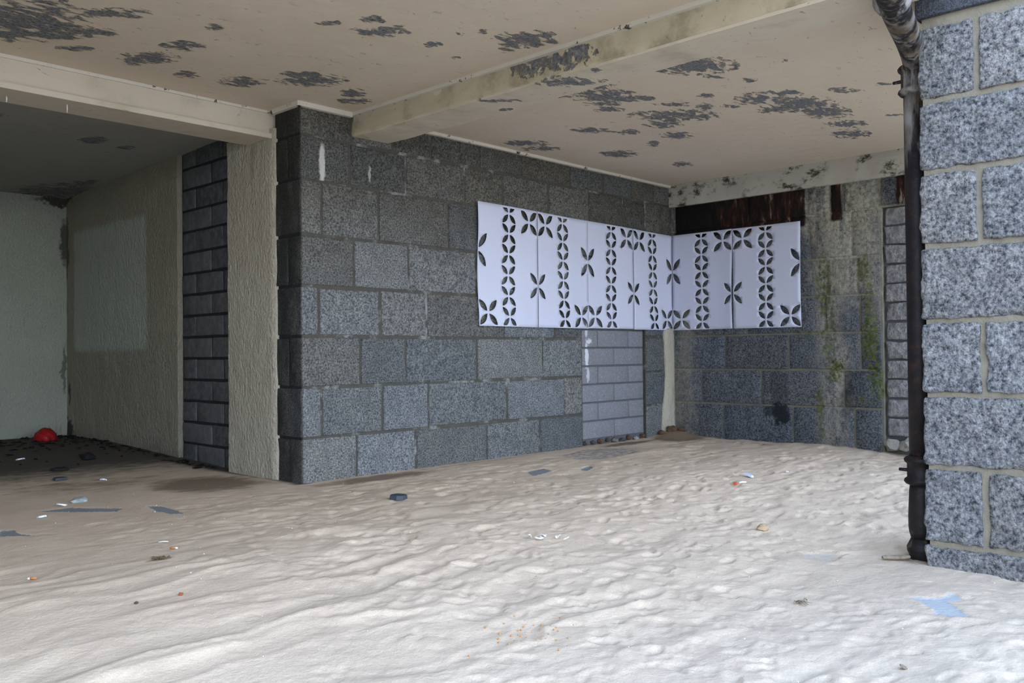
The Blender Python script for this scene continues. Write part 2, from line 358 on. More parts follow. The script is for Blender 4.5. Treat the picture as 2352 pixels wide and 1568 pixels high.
# ------------------------------------------------------------------ ground
def sandz(X, Y): return -.735-.15*ss((3.1-Y)/1.8)+.07*ss((Y-5.0)/2.5)
def grow(a, b, n, p=2.2): return a+(b-a)*np.linspace(0, 1, n+1)[1:]**p
xs = np.concatenate([grow(.2, -60, 26)[::-1], np.arange(.2, 3.9, .0095), np.arange(3.9, 6.9, .02), grow(6.9, 60, 20)])
ys = np.concatenate([grow(.55, -60, 26)[::-1], np.arange(.55, 3.0, .0095), np.arange(3.0, 4.6, .015), np.arange(4.6, 8.4, .03), grow(8.4, 40, 16)])
X, Y = np.meshgrid(xs, ys)
Z = sandz(X, Y)
rough = ss((X-.9)/1.6)*ss((5.0-Y)/1.2)*.85+.15
rough *= 1-.65*np.exp(-(((X-3.55)/.75)**2+((Y-1.35)/.45)**2))                       # smooth fan beside the pier
rough *= .35+.65*ss(np.abs(4.42-Y)/.45)                                                # trodden flat along the wall
rough = np.maximum(rough, .12)
wv = X*.9+.35*fbm(X*1.1, Y*1.1, 3, 2); wy = Y+.085*fbm(X*1.6, Y*1.6, 9, 2)+.03*fbm(X*5, Y*5, 19, 2)
H = .004*fbm(wv*1.7, wy*7.0, 21, 3)+.006*fbm(X*2.2, Y*2.6, 31, 3)+.0025*fbm(X*9, Y*16, 41, 2)
R1 = 1-np.abs(fbm(wv*.9, wy*5.2, 51, 2)); R2 = 1-np.abs(fbm(wv*1.9, wy*9.5, 57, 2)); RR = (.45+.75*ss(.5+fbm(X*2.1, Y*3.3, 91, 2)))*(.011*np.clip(R1, 0, 1)**2.2+.006*np.clip(R2, 0, 1)**2)*ss((4.1-Y)/1.2)*(1-.72*ss((X-1.9)/1.6))*(1-.6*ss((1.6-Y)/.5))
Hs = np.zeros_like(Z)
def scuff(cx, cy, L, W, ang, d, lop):
    R = 1.9*max(L, W); i0, i1 = np.searchsorted(xs, (cx-R, cx+R)); j0, j1 = np.searchsorted(ys, (cy-R, cy+R))
    if i1 <= i0 or j1 <= j0: return
    x = X[j0:j1, i0:i1]-cx; y = Y[j0:j1, i0:i1]-cy; u = (x*math.cos(ang)+y*math.sin(ang))/L; v = (-x*math.sin(ang)+y*math.cos(ang))/W
    v = v+.25*u*u*lop; e = np.sqrt(u*u+v*v)
    Hs[j0:j1, i0:i1] += -1.15*d*np.exp(-(e/.9)**6)*(.75+.35*np.tanh(1.5*u*lop))+.28*d*np.exp(-((e-1.18)/.26)**2)*(.5+.5*np.tanh(1.6*(v*lop+.3*u)))
for k in range(6500):
    cx = .3+6.2*random.random(); cy = .6+3.9*random.random()
    if random.random() > ss((cx-.3)/1.9)*.9+.12: continue
    L = .013+.055*random.random()**2.0; W = L*random.uniform(.28, .62)
    scuff(cx, cy, L, W, random.gauss(.0, .55), random.uniform(.003, .010)*(.45+L*12), random.choice((-1, 1)))
Z = Z+rough*(1.1*H+.78*Hs)+RR
out = ss((np.maximum(np.abs(X-3)-6, np.abs(Y-3)-7))/6); Z = Z*(1-out)+(-.9+.05*fbm(X*.3, Y*.3, 77, 2))*out
# little drifts where walls meet the sand
Z += .05*np.exp(-(((X-6.60)/.22)**2+((Y-4.36)/.16)**2))
mask = np.zeros(X.shape+(4,)); mask[..., 3] = 1
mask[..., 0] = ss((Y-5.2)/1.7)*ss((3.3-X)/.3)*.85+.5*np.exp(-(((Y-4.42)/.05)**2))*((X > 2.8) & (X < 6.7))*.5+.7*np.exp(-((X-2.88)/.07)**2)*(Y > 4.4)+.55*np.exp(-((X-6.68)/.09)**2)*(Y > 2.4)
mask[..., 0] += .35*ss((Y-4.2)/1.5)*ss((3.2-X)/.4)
G1 = [(4.881,4.183),(5.328,4.324),(5.625,4.152),(5.437,3.894),(4.948,3.803),(4.718,3.926)]
mask2 = np.zeros_like(mask); mask2[..., 3] = 1
for poly, s in (([(3.294,1.186),(3.336,1.113),(3.442,1.089),(3.392,1.041),(3.323,1.069),(3.261,1.018),(3.173,.95),(3.128,1.052),(3.169,1.059),(3.241,1.128)], 1.), ([(3.598,1.756),(3.667,1.692),(3.75,1.613),(3.581,1.596),(3.529,1.675)], .50),
                ([(1.659,4.62),(1.83,4.394),(1.777,4.33),(1.667,4.429),(1.52,4.61)], .85), ([(1.94,4.36),(1.98,4.303),(1.975,4.02),(1.92,4.06),(1.905,4.185)], .85), ([(1.241,4.229),(1.29,4.199),(1.274,4.104),(1.31,3.99),(1.205,4.104)], .9),
                (G1, .52), ([(4.063,3.768),(4.273,3.81),(4.213,3.684),(3.958,3.618)], .7), ([(4.348,3.584),(4.544,3.653),(4.489,3.58),(4.351,3.515)], .7)):
    ip = inpoly(X, Y, poly).astype(float); mk_ = mask2[..., 0] if poly[0][1] < 2 else mask[..., 1]; np.maximum(mk_, ip*s, out=mk_)
    Z = Z*(1-ip)+(sandz(X, Y)-.004)*ip
for cx, cy, rx, ry, s in ((3.3, 4.28, .55, .16, .75), (2.5, 4.85, .40, .45, .8), (2.0, 5.3, .7, .5, .5), (6.45, 4.2, .35, .25, .9), (6.45, 3.5, .2, .5, .5), (5.85, 4.3, .45, .1, .8), (4.2, 4.36, 1.2, .06, .5), (3.88, 1.40, .16, .14, .55), (1.44, 3.14, .07, .03, .7)):
    mask[..., 2] = np.maximum(mask[..., 2], s*np.exp(-(((X-cx)/rx)**2+((Y-cy)/ry)**2)**1.3)*1.05)
ny, nx = X.shape
me = bpy.data.meshes.new('floor'); me.vertices.add(nx*ny); me.vertices.foreach_set('co', np.stack([X, Y, Z], -1).ravel())
ii = (np.arange(ny-1)[:, None]*nx+np.arange(nx-1)[None]).ravel(); q = np.stack([ii, ii+1, ii+nx+1, ii+nx], -1)
me.loops.add(q.size); me.loops.foreach_set('vertex_index', q.ravel()); me.polygons.add(len(q)); me.polygons.foreach_set('loop_start', np.arange(0, q.size, 4)); me.update(calc_edges=True)
me.polygons.foreach_set('use_smooth', np.ones(len(q), bool))
at = me.color_attributes.new('mask', 'FLOAT_COLOR', 'POINT'); at.data.foreach_set('color', np.clip(mask, 0, 1).ravel())
at = me.color_attributes.new('mask2', 'FLOAT_COLOR', 'POINT'); at.data.foreach_set('color', np.clip(mask2, 0, 1).ravel())
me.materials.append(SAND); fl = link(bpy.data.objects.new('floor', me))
tag(fl, 'pale trodden beach sand covering the whole shelter floor', 'sand', kind='structure')
def gz(x, y):
    i = int(np.clip(np.searchsorted(xs, x), 0, nx-1)); j = int(np.clip(np.searchsorted(ys, y), 0, ny-1)); return float(Z[j, i])

# ------------------------------------------------------------------ ceilings (gridded undersides carrying the peeling mask)
MASKS = {}
MAIN = [[1.327, 4.157, 0.106, -0.105, 0.05, 0.156], [1.339, 4.366, 0.062, -0.061, 0.026, 0.084], [1.424, 4.184, 0.061, -0.06, 0.039, 0.114], [1.552, 3.843, 0.078, -0.078, 0.014, 0.035], [1.545, 4.162, 0.069, -0.068, 0.017, 0.045], [1.491, 4.27, 0.049, -0.048, 0.016, 0.047], [1.241, 4.071, 0.051, -0.051, 0.009, 0.031], [1.921, 4.291, 0.06, -0.059, 0.026, 0.057], [1.614, 4.401, 0.036, -0.036, 0.011, 0.031], [1.959, 4.002, 0.043, -0.043, 0.019, 0.04], [1.947, 3.666, 0.019, -0.019, 0.013, 0.025], [2.444, 4.299, 0.053, -0.052, 0.028, 0.049], [2.175, 4.396, 0.029, -0.028, 0.017, 0.034], [2.687, 4.029, 0.074, -0.073, 0.039, 0.059], [2.604, 4.006, 0.049, -0.048, 0.025, 0.038], [3.082, 4.181, 0.039, -0.038, 0.027, 0.036], [2.986, 4.071, 0.031, -0.031, 0.03, 0.041], [2.273, 3.27, 0.024, -0.024, 0.009, 0.013], [2.393, 3.1, 0.027, -0.027, 0.016, 0.02], [2.497, 3.22, 0.059, -0.058, 0.024, 0.031], [2.526, 3.115, 0.014, -0.014, 0.01, 0.013], [2.786, 3.16, 0.018, -0.017, 0.016, 0.018], [2.776, 2.968, 0.01, -0.01, 0.011, 0.012], [3.047, 2.811, 0.061, -0.06, 0.047, 0.044], [3.05, 2.899, 0.027, -0.026, 0.022, 0.021], [2.835, 2.871, 0.01, -0.01, 0.012, 0.012], [3.055, 2.723, 0.029, -0.028, 0.03, 0.027], [3.092, 2.969, 0.018, -0.018, 0.018, 0.017], [2.986, 3.216, 0.009, -0.009, 0.013, 0.014], [1.895, 4.38, 0.03, -0.03, 0.017, 0.039], [1.393, 4.366, 0.055, -0.055, 0.011, 0.036], [1.628, 4.08, 0.028, -0.027, 0.013, 0.033]]
BAY = [[3.939, 2.466, 0.093, -0.092, 0.074, 0.046], [4.179, 2.482, 0.025, -0.025, 0.02, 0.012], [4.044, 3.157, 0.072, -0.07, 0.042, 0.033], [3.887, 3.018, 0.035, -0.034, 0.026, 0.02], [3.932, 3.147, 0.035, -0.035, 0.027, 0.021], [4.038, 3.043, 0.05, -0.048, 0.034, 0.026], [3.872, 3.289, 0.027, -0.026, 0.02, 0.017], [4.183, 3.058, 0.058, -0.057, 0.036, 0.027], [4.249, 2.982, 0.025, -0.025, 0.029, 0.021], [4.17, 3.223, 0.052, -0.05, 0.022, 0.017], [4.288, 3.265, 0.042, -0.041, 0.023, 0.018], [4.682, 3.06, 0.117, -0.114, 0.07, 0.046], [4.801, 3.237, 0.057, -0.055, 0.046, 0.031], [4.476, 2.924, 0.047, -0.045, 0.024, 0.016], [4.449, 2.701, 0.02, -0.019, 0.031, 0.019], [4.644, 2.826, 0.021, -0.02, 0.042, 0.026], [5.117, 3.329, 0.047, -0.045, 0.052, 0.034], [5.208, 3.587, 0.02, -0.019, 0.044, 0.03], [5.308, 3.966, 0.059, -0.056, 0.059, 0.044], [5.964, 3.824, 0.035, -0.033, 0.056, 0.036], [4.545, 4.224, 0.079, -0.076, 0.038, 0.036], [4.751, 4.246, 0.063, -0.061, 0.031, 0.027], [4.609, 3.655, 0.058, -0.056, 0.036, 0.029], [4.804, 3.515, 0.038, -0.036, 0.038, 0.028], [4.85, 2.408, 0.052, -0.05, 0.051, 0.026], [5.019, 2.396, 0.098, -0.095, 0.1, 0.048], [4.718, 2.355, 0.045, -0.044, 0.032, 0.016], [5.321, 2.371, 0.067, -0.065, 0.079, 0.036], [5.67, 2.396, 0.058, -0.056, 0.055, 0.024], [5.954, 2.488, 0.056, -0.054, 0.073, 0.031], [5.224, 2.41, 0.039, -0.038, 0.058, 0.027], [4.91, 2.097, 0.039, -0.038, 0.033, 0.014], [4.362, 2.378, 0.02, -0.02, 0.021, 0.012], [4.194, 2.091, 0.009, -0.009, 0.019, 0.01], [4.744, 2.703, 0.026, -0.026, 0.025, 0.015], [4.963, 1.887, 0.021, -0.02, 0.016, 0.006], [5.677, 2.095, 0.024, -0.023, 0.021, 0.008], [4.731, 2.525, 0.055, -0.054, 0.066, 0.036], [5.003, 2.57, 0.038, -0.037, 0.055, 0.028], [3.723, 2.611, 0.051, -0.05, 0.034, 0.024]]
ALC = [[2.325, 6.008, 0.041, -0.039, 0.019, 0.049], [2.554, 6.046, 0.031, -0.03, 0.016, 0.038], [2.73, 7.833, 0.155, -0.145, 0.064, 0.185], [2.604, 8.169, 0.105, -0.098, 0.034, 0.108], [1.711, 5.749, 0.014, -0.014, 0.009, 0.031], [2.783, 7.326, 0.044, -0.042, 0.021, 0.054]]
SOF = [[3.24, 2.806, 0.027, -0.027, 0.026, 0.023], [3.327, 2.798, 0.076, -0.075, 0.032, 0.027], [3.469, 3.351, 0.017, -0.017, 0.012, 0.012], [3.297, 2.584, 0.012, -0.012, 0.015, 0.012], [3.334, 3.251, 0.049, -0.048, 0.012, 0.011]]
FACE = [[2.976, 1.406, -0.073, -0.017, 0.0, -0.024], [2.903, 1.426, -0.051, -0.012, 0.0, -0.019], [2.776, 1.407, -0.092, -0.022, 0.0, -0.029], [2.628, 1.409, -0.052, -0.013, 0.0, -0.023]]
def ellmask(A, B, lst):
    m = np.zeros(A.shape)
    for c0, c1, u0, u1, v0, v1 in lst:
        det = u0*v1-u1*v0; a = ((A-c0)*v1-(B-c1)*v0)/det; b = ((B-c1)*u0-(A-c0)*u1)/det
        m = np.maximum(m, np.exp(-.36*(a*a+b*b)))
    return m
def grid_slab(name, a0, a1, b0, b1, step, pos, lst, mat, thick, parent=None):
    """pos(A, B) -> XYZ of the visible face; a solid slab of the given thickness vector behind it"""
    na = max(2, int((a1-a0)/step)); nb = max(2, int((b1-b0)/step)); A, B = np.meshgrid(np.linspace(a0, a1, na), np.linspace(b0, b1, nb))
    P = pos(A, B); n = na*nb; V = P.reshape(-1, 3); T = V+np.array(thick)
    idx = np.arange(n).reshape(nb, na)
    f = [tuple(x) for x in np.stack([idx[:-1, :-1].ravel(), idx[1:, :-1].ravel(), idx[1:, 1:].ravel(), idx[:-1, 1:].ravel()], -1)]
    ring = list(idx[0, :])+list(idx[1:, -1])+list(idx[-1, -2::-1])+list(idx[-2:0:-1, 0]); vs = list(map(tuple, V)); back = len(vs)
    vs += [tuple(T[i]) for i in ring]; k = len(ring)
    f += [(ring[i], ring[(i+1) % k], back+(i+1) % k, back+i) for i in range(k)]+[tuple(back+i for i in range(k))]
    o = mesh_obj(name, vs, f, mat, parent); me = o.data
    bm = bmesh.new(); bm.from_mesh(me); bmesh.ops.recalc_face_normals(bm, faces=bm.faces); bm.to_mesh(me); bm.free()
    mk = np.zeros((len(vs), 4)); mk[:, 3] = 1; mk[:n, 0] = ellmask(A, B, lst).ravel() if lst else 0
    at = me.color_attributes.new('mask', 'FLOAT_COLOR', 'POINT'); at.data.foreach_set('color', mk.ravel())
    return o
XW = -1.9; YE = 1.18       # open edge of the roof
o = grid_slab('ceiling', XW, 6.9, YE, 4.80, .02, lambda A, B: np.stack([A, B, 1.467+.003*fbm(A*1.5, B*1.5, 5, 2)], -1), MAIN+BAY, CEIL, (0, 0, .22))
tag(o, 'cream painted concrete soffit with grey peeling patches', 'ceiling', kind='structure')
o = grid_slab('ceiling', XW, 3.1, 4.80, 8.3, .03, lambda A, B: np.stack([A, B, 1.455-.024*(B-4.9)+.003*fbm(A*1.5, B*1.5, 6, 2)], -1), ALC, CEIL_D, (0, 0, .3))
tag(o, 'dim grey soffit over the dark alcove behind the left beam', 'ceiling', kind='structure')
# beams
tb = empty('trim_1', (0, 4.85, 1.3)); tag(tb, 'cream concrete beam across the mouth of the dark alcove', 'beam', kind='structure')
def rel(o, p): o.parent = p; o.matrix_parent_inverse = Matrix.Translation(-p.location); return o
rel(boxes('beam_body', [((XW, 4.722, 1.305), (2.90, 4.98, 1.475)), ((XW, 4.700, 1.301), (2.858, 4.73, 1.330))], BEAM), tb)
rel(box('fillet', (XW, 4.712, 1.452), (2.866, 4.725, 1.47), FILLET), tb)
for i, (x, y, l) in enumerate(((1.725, 4.80, .045), (1.46, 4.86, .03))):
    bm = bmesh.new(); sweep(bm, [(x, y, 1.306), (x+.001, y, 1.306-l*.5), (x, y, 1.306-l)], [.004, .0035, .002], 8); rel(bm_obj('stalactite', bm, STAL), tb)
t2 = empty('trim_2', (3.37, 3, 1.33)); tag(t2, 'cream concrete beam with broken paint running from the granite corner to the drainpipe', 'beam', kind='structure')
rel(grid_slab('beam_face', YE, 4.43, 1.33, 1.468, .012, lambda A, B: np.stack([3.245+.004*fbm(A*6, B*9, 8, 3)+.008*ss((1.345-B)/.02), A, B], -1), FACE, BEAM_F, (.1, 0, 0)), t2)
rel(grid_slab('beam_soffit', 3.25, 3.512, YE, 4.43, .012, lambda A, B: np.stack([A, B, 1.328+.003*fbm(A*5, B*5, 12, 3)], -1), SOF, BEAM, (0, 0, .14)), t2)
rel(box('render_band', (3.247, YE, 1.322), (3.335, 2.55, 1.335), BEAM), t2)
rel(box('beam_core', (3.262, YE+.004, 1.336), (3.506, 4.42, 1.466), BEAM), t2)
rel(box('fillet', (3.222, YE, 1.448), (3.25, 4.42, 1.47), FILLET), t2)
t3 = grid_slab('trim_3', 1.3, 4.425, 1.277, 1.468, .02, lambda A, B: np.stack([6.655+.006*fbm(A*6, B*6, 14, 3), A, B+(-.012+.02*(4.42-A)/2-.012)*0], -1), None, RING, (.12, 0, 0))
tag(t3, 'mouldy cream ring beam above the stained wall beside the granite corner', 'beam', kind='structure')
t4 = boxes('trim_4', [((3.52, 4.398, 1.446), (6.66, 4.43, 1.47)), ((2.85, 4.398, 1.44), (3.225, 4.43, 1.47)), ((2.84, 4.40, 1.44), (2.872, 4.70, 1.47))], FILLET)
tag(t4, 'thin pale mortar fillet between granite courses and soffit', 'fillet', kind='structure')

# ------------------------------------------------------------------ long granite wall
wa = empty('wall_middle', (4.8, 4.6, -.8)); tag(wa, 'long grey granite block wall behind the left part of the paper banner', 'wall', kind='structure')
def wch(o, p): return rel(o, p)
F = 4.424
wch(boxes('mortar', [((2.88, F+.006, -1.0), (5.425, 4.68, 1.48)), ((5.425, F+.006, 1.02), (6.275, 4.68, 1.48)), ((6.275, F+.006, -1.0), (6.80, 4.68, 1.48)), ], MORT_A), wa)
wch(boxes('mortar', [((2.872, F+.008, -1.0), (3.2, 4.69, 1.48))], MORT_D), wa)
wch(boxes('mortar', [((5.42, F+.030, -1.0), (6.28, 4.67, 1.03))], MORT_G), wa)
J = [1.462, 1.285, 1.025, .703, .405, .110, -.187, -.48, -.785]
rows = [[3.01, 3.236, 3.55, 3.87, 4.319, 4.746, 5.301, 5.718, 6.093, 6.42], [3.218, 3.661, 4.176, 4.552, 5.042, 5.53, 5.98, 6.297, 6.56], [3.016, 3.434, 4.019, 4.45, 4.98, 5.425], [3.245, 3.672, 4.28, 4.80, 5.425], [2.99, 3.444, 3.823, 4.55, 5.10, 5.425], [3.285, 3.644, 4.278, 4.96, 5.425], [3.006, 3.455, 3.831, 4.572, 5.199, 5.425], [3.254, 3.72, 4.367, 4.92, 5.425]]
g = .009
def gblock(x0, x1, z0, z1, y0=F, y1=None, mat=GRAN_A, p=wa, gap=g, proud=0.):
    nxx = max(4, int((x1-x0)/.06))
    pr = random.uniform(-.003, .004)+proud
    return wch(rblock('granite_block', (x0+gap*random.uniform(.6, 1.3), y0-pr, z0+gap*random.uniform(.6, 1.3)), (x1-gap*random.uniform(.6, 1.3), y1 or y0+.10, z1-gap*random.uniform(.6, 1.3)), mat, None, (nxx, 3 if y1 else 1, 5), .006, .003), p)
for r, v in enumerate(rows):
    z1, z0 = J[r], J[r+1]; e = [2.866]+v
    if r < 2: e = e+[6.69]
    for i in range(len(e)-1):
        if i == 0:
            d = 4.68 if r % 2 == 0 else 4.545
            gblock(e[0]-g, e[1], z0, z1, F, d)
            if r % 2: wch(rblock('granite_block', (2.866-random.uniform(-.002, .003), 4.545+g, z0+g), (2.97, 4.69, z1-g), GRAN_A, None, (2, 3, 5), .006, .003), wa)
        else: gblock(e[i], e[i+1], z0, z1)
for z1, z0 in ((1.025, .72), (.72, .42), (.42, .129), (.129, -.167), (-.167, -.454), (-.454, -.785)): gblock(6.275, 6.69, z0, z1)
# blocked doorway
def infill(p, rows_, a0, a1, place, name, mat, na=6, amp=.0015, r=.006, gap=.005):
    for i, (z0, z1, js) in enumerate(rows_):
        e = [a0]+js+[a1]
        for k in range(len(e)-1):
            A, B, n = place(e[k]+gap, e[k+1]-gap, z0+gap, z1-gap, na); wch(rblock(name, A, B, mat, None, n, r, amp, 14.), p)
zr = [-.689+.1455*i for i in range(13)]; zr[-1] = 1.022
infill(wa, [(zr[i], zr[i+1], [5.854] if i % 2 == 0 else [5.642, 6.052]) for i in range(12)], 5.437, 6.266, lambda a, b, z0, z1, n: ((a, F+.018, z0), (b, F+.10, z1), (5, 1, 3)), 'concrete_block', CONC_A)
for i in range(9):
    x = 5.47+.095*i; s = random.uniform(.022, .045)
    o = lumps('rubble_stone', (x, F+.012, -.705-random.uniform(0, .02)), random.choice((RUB, BROWN, MORT_A)), None, s, .7, i*3.1, 2); wch(o, wa)
# lime-plaster strip in the inner corner
V = []; Fc = []; nz = 40
for k in range(nz+1):
    z = -.78+k*(.985)/nz; wdt = .145+.05*(1-ss((z+.75)/.5))+.008*math.sin(z*9)
    for t in range(7):
        u = t/6; th = .026*math.sin(math.pi*min(1, u*1.6)/2)**.6+.03*math.exp(-((z+.75)/.09)**2)*u
        V.append((6.69-wdt*(1-u)*1.0-.0, F-.004-th*(1-.4*u)-.004*mn.noise(Vector((z*9, u*4, 0))), z))
for k in range(nz):
    for t in range(6): i = k*7+t; Fc.append((i, i+1, i+8, i+7))
o = mesh_obj('lime_plaster_strip', V, Fc, PLAS_S, None, True); sm = o.modifiers.new('s', 'SOLIDIFY'); sm.thickness = .03; sm.offset = -1; wch(o, wa)

# ------------------------------------------------------------------ left wall of the alcove (facing the sea side) with a blocked doorway
wl = empty('wall_left', (2.95, 6.5, -.8)); tag(wl, 'cream roughcast alcove wall with a pale repainted rectangle', 'wall', kind='structure')
def rough_wall(name, a0, a1, b0, b1, pos, mat, p, step=.03): return wch(grid_slab(name, a0, a1, b0, b1, step, pos, None, mat, (0, 0, 0) , None), p)
def nose(A): return .05*(1-np.sqrt(np.clip(1-(np.clip((4.72-A)/.07, 0, 1))**2, 0, 1)))
wch(grid_slab('roughcast', 6.035, 8.15, -.95, 1.46, .025, lambda A, B: np.stack([2.905+.0025*fbm(A*9, B*7, 61, 3)+0*A, A, B], -1), None, PLAS_C, (.2, 0, 0)), wl)
wch(grid_slab('roughcast_strip', 4.655, 5.222, -.95, 1.36, .02, lambda A, B: np.stack([2.848+.003*fbm(A*9, B*7, 63, 3)+nose(A)+.02*ss((B-1.0)/.35)*0, A, B], -1), None, PLAS_S, (.2, 0, 0)), wl)
wch(boxes('mortar', [((2.944, 5.2, -1), (3.1, 6.05, 1.47))], MORT_D), wl)
zc = [-.897+.1475*i for i in range(17)]; zc[-1] = 1.45
infill(wl, [(zc[i], zc[i+1], [5.605] if i % 2 == 0 else [5.446, 5.821]) for i in range(16)], 5.228, 6.026, lambda a, b, z0, z1, n: ((2.935+random.uniform(-.003, .004), a, z0), (3.02, b, z1), (1, 5, 3)), 'concrete_block', CONC_C, amp=.003, r=.005, gap=.008)
wd = empty('wall_far', (1, 8.15, -.8)); tag(wd, 'pale roughcast wall closing the dark alcove on the left', 'wall', kind='structure')
wch(grid_slab('roughcast', XW, 2.95, -.95, 1.46, .04, lambda A, B: np.stack([A, 8.105+.0025*fbm(A*9, B*7, 65, 3), B], -1), None, PLAS_D, (0, .2, 0)), wd)
we = box('wall_end_unseen', (XW-.2, 1.2, -1), (XW, 8.3, 1.7), PLAS_D); tag(we, 'unseen roughcast end wall out of frame to the left, placed to shade the sand', 'wall', kind='structure')  # unseen wall, brought near and lengthened to darken the left sand

# ------------------------------------------------------------------ stained end wall
wb = empty('wall_right', (6.8, 3, -.8)); tag(wb, 'damp granite end wall with rust, lime runs and green moss right of the banner', 'wall', kind='structure')
XB = 6.69
wch(boxes('mortar', [((XB+.010, 2.583, -1), (6.9, 4.68, 1.48)), ((XB+.010, 1.2, 1.06), (6.9, 2.583, 1.48))], MORT_B), wb)
wch(boxes('mortar', [((XB+.055, 1.2, -1), (6.9, 2.6, 1.07))], MORT_G), wb)
JB = [1.29, 1.06, .71, .42, .135, -.152, -.442, -.80]
rb = [[4.385, 3.66, 3.157, 2.972, 2.868], [4.2, 3.80, 3.30, 3.14, 2.803], [4.05, 3.55, 3.0, 2.763], [4.2, 3.7, 3.30, 3.02, 2.746], [3.898, 3.329, 2.75], [4.131, 3.573, 2.88], [3.927, 3.30, 2.80]]
for r, v in enumerate(rb):
    e = [4.44]+v+[2.588]
    for i in range(len(e)-1):
        wch(rblock('granite_block', (XB-random.uniform(-.002, .004), e[i+1]+.006, JB[r+1]+.006), (XB+.1, e[i]-.006, JB[r]-.006), GRAN_B, None, (1, max(3, int((e[i]-e[i+1])/.07)), 4), .008, .003), wb)
for a, b in ((2.588, 2.1), (2.1, 1.6)): wch(rblock('granite_block', (XB, b+.006, 1.072), (XB+.1, a-.006, 1.29), GRAN_B, None, (1, 5, 3), .008, .003), wb)
zb = [-.646+.1425*i for i in range(13)]; zb[-1] = 1.064
infill(wb, [(zb[i], zb[i+1], [2.452, 2.03] if i % 2 == 0 else [2.20, 1.82]) for i in range(12)], 1.75, 2.57, lambda a, b, z0, z1, n: ((XB+.03+random.uniform(-.004, .006), a, z0), (XB+.12, b, z1), (1, 8, 4)), 'concrete_block', CONC_B, amp=.007, r=.012, gap=.0045)
for r in range(6):
    e0 = -.646+.3*r; wch(rblock('granite_block', (XB, 1.31, e0), (XB+.1, 1.74, e0+.29), GRAN_B, None, (1, 4, 4), .008, .003), wb)
for i in range(5): wch(lumps('rubble_stone', (XB+.03, 2.53-.11*i, -.70+random.uniform(-.01, .012)), RUB, None, random.uniform(.05, .075), .75, 9+i*2.3, 2), wb)

# ------------------------------------------------------------------ granite pier on the right
wp = empty('wall_near', (4.1, .6, -.9)); tag(wp, 'bright rock-faced granite pier on the right with a black drainpipe', 'pier', kind='structure')
wch(boxes('mortar', [((3.811, -.4, -1.2), (4.30, 1.292, 1.60))], MORT_P), wp)
JP = [1.322, 1.012, .722, .419, .115, -.184, -.478, -.79, -1.1]
pj = [[1.087, .62, .2], [.72, .3], [1.083, .60, .2], [.70, .3], [1.078, .62, .2], [.71, .3], [1.080, .6, .2], [.7, .3]]
for r, v in enumerate(pj):
    e = [1.306]+v+[-.4]
    for i in range(len(e)-1):
        big = i < 2
        x0 = 3.803-random.uniform(0, .006)
        wch(rblock('granite_block', (x0, e[i+1]+.011, JP[r+1]+.011), (4.28 if i == 0 else 3.95, e[i]-(.011 if i else 0), JP[r]-.011), GRAN_P, None, (4 if i == 0 else 1, max(5, int((e[i]-e[i+1])/(.018 if big else .08))), 15 if big else 4), .008, .006, 22.), wp)
wch(rblock('capstone', (3.785, -.4, 1.352), (4.3, 1.312, 1.62), GRAN_DK, None, (2, 14, 4), .008, .002), wp)

# ------------------------------------------------------------------ drainpipe
dp = empty('drainpipe', (3.93, 1.365, -.86)); tag(dp, 'black rusty cast-iron drainpipe with swan neck against the granite pier', 'drainpipe')
px, py = 3.93, 1.362
def tube(name, path, radii, seg=24): bm = bmesh.new(); sweep(bm, path, radii, seg); return rel(bm_obj(name, bm, IRON), dp)
tube('pipe_shaft', [(px, py, z) for z in (-.52, 0, .5, 1.1)], [.048]*4)
def collar(z, h, name='collar'):
    zz = [z, z+.006, z+.016, z+.026, z+.034, z+h-.034, z+h-.026, z+h-.016, z+h-.006, z+h]
    return tube(name, [(px, py, t) for t in zz], [.049, .062, .070, .067, .057, .057, .067, .070, .062, .049])
collar(1.08, .135); collar(-.575, .125)
tube('pipe_boot', [(px, py, z) for z in (-.80, -.775, -.75, -.70, -.60, -.57)], [.045, .052, .055, .055, .050, .046])
tube('pipe_shoe', [(px, py, z) for z in (-.93, -.87, -.85, -.835, -.82, -.80)], [.054, .054, .062, .063, .055, .046])
sn = [(px, py, 1.14)]+[(3.93, 1.358, 1.183), (3.9, 1.351, 1.221), (3.82, 1.334, 1.249), (3.7, 1.312, 1.271), (3.57, 1.286, 1.28), (3.44, 1.257, 1.282), (3.32, 1.225, 1.278), (3.21, 1.194, 1.276), (3.12, 1.166, 1.299), (3.09, 1.19, 1.37), (3.085, 1.22, 1.468)]
def chaikin(P, n=2):
    for _ in range(n):
        Q = [P[0]]
        for a, b in zip(P, P[1:]): Q += [tuple(.75*x+.25*y for x, y in zip(a, b)), tuple(.25*x+.75*y for x, y in zip(a, b))]
        P = Q+[P[-1]]
    return P
sn = chaikin(sn); tube('swan_neck', sn, [min(.053, .046+.007*i/(len(sn)*.45)) for i in range(len(sn))]); 
bm = bmesh.new(); sweep(bm, [(3.325, 1.227, 1.278), (3.314, 1.223, 1.278), (3.298, 1.219, 1.278), (3.281, 1.214, 1.277)], [.054, .066, .068, .054]); rel(bm_obj('collar', bm, IRON), dp)
for z in (1.148, -.512):
    bm = bmesh.new(); sweep(bm, [(px-.02, py+.05, z), (px-.02, py+.085, z)], [.008, .007], 8); rel(bm_obj('bracket_bolt', bm, IRON), dp)

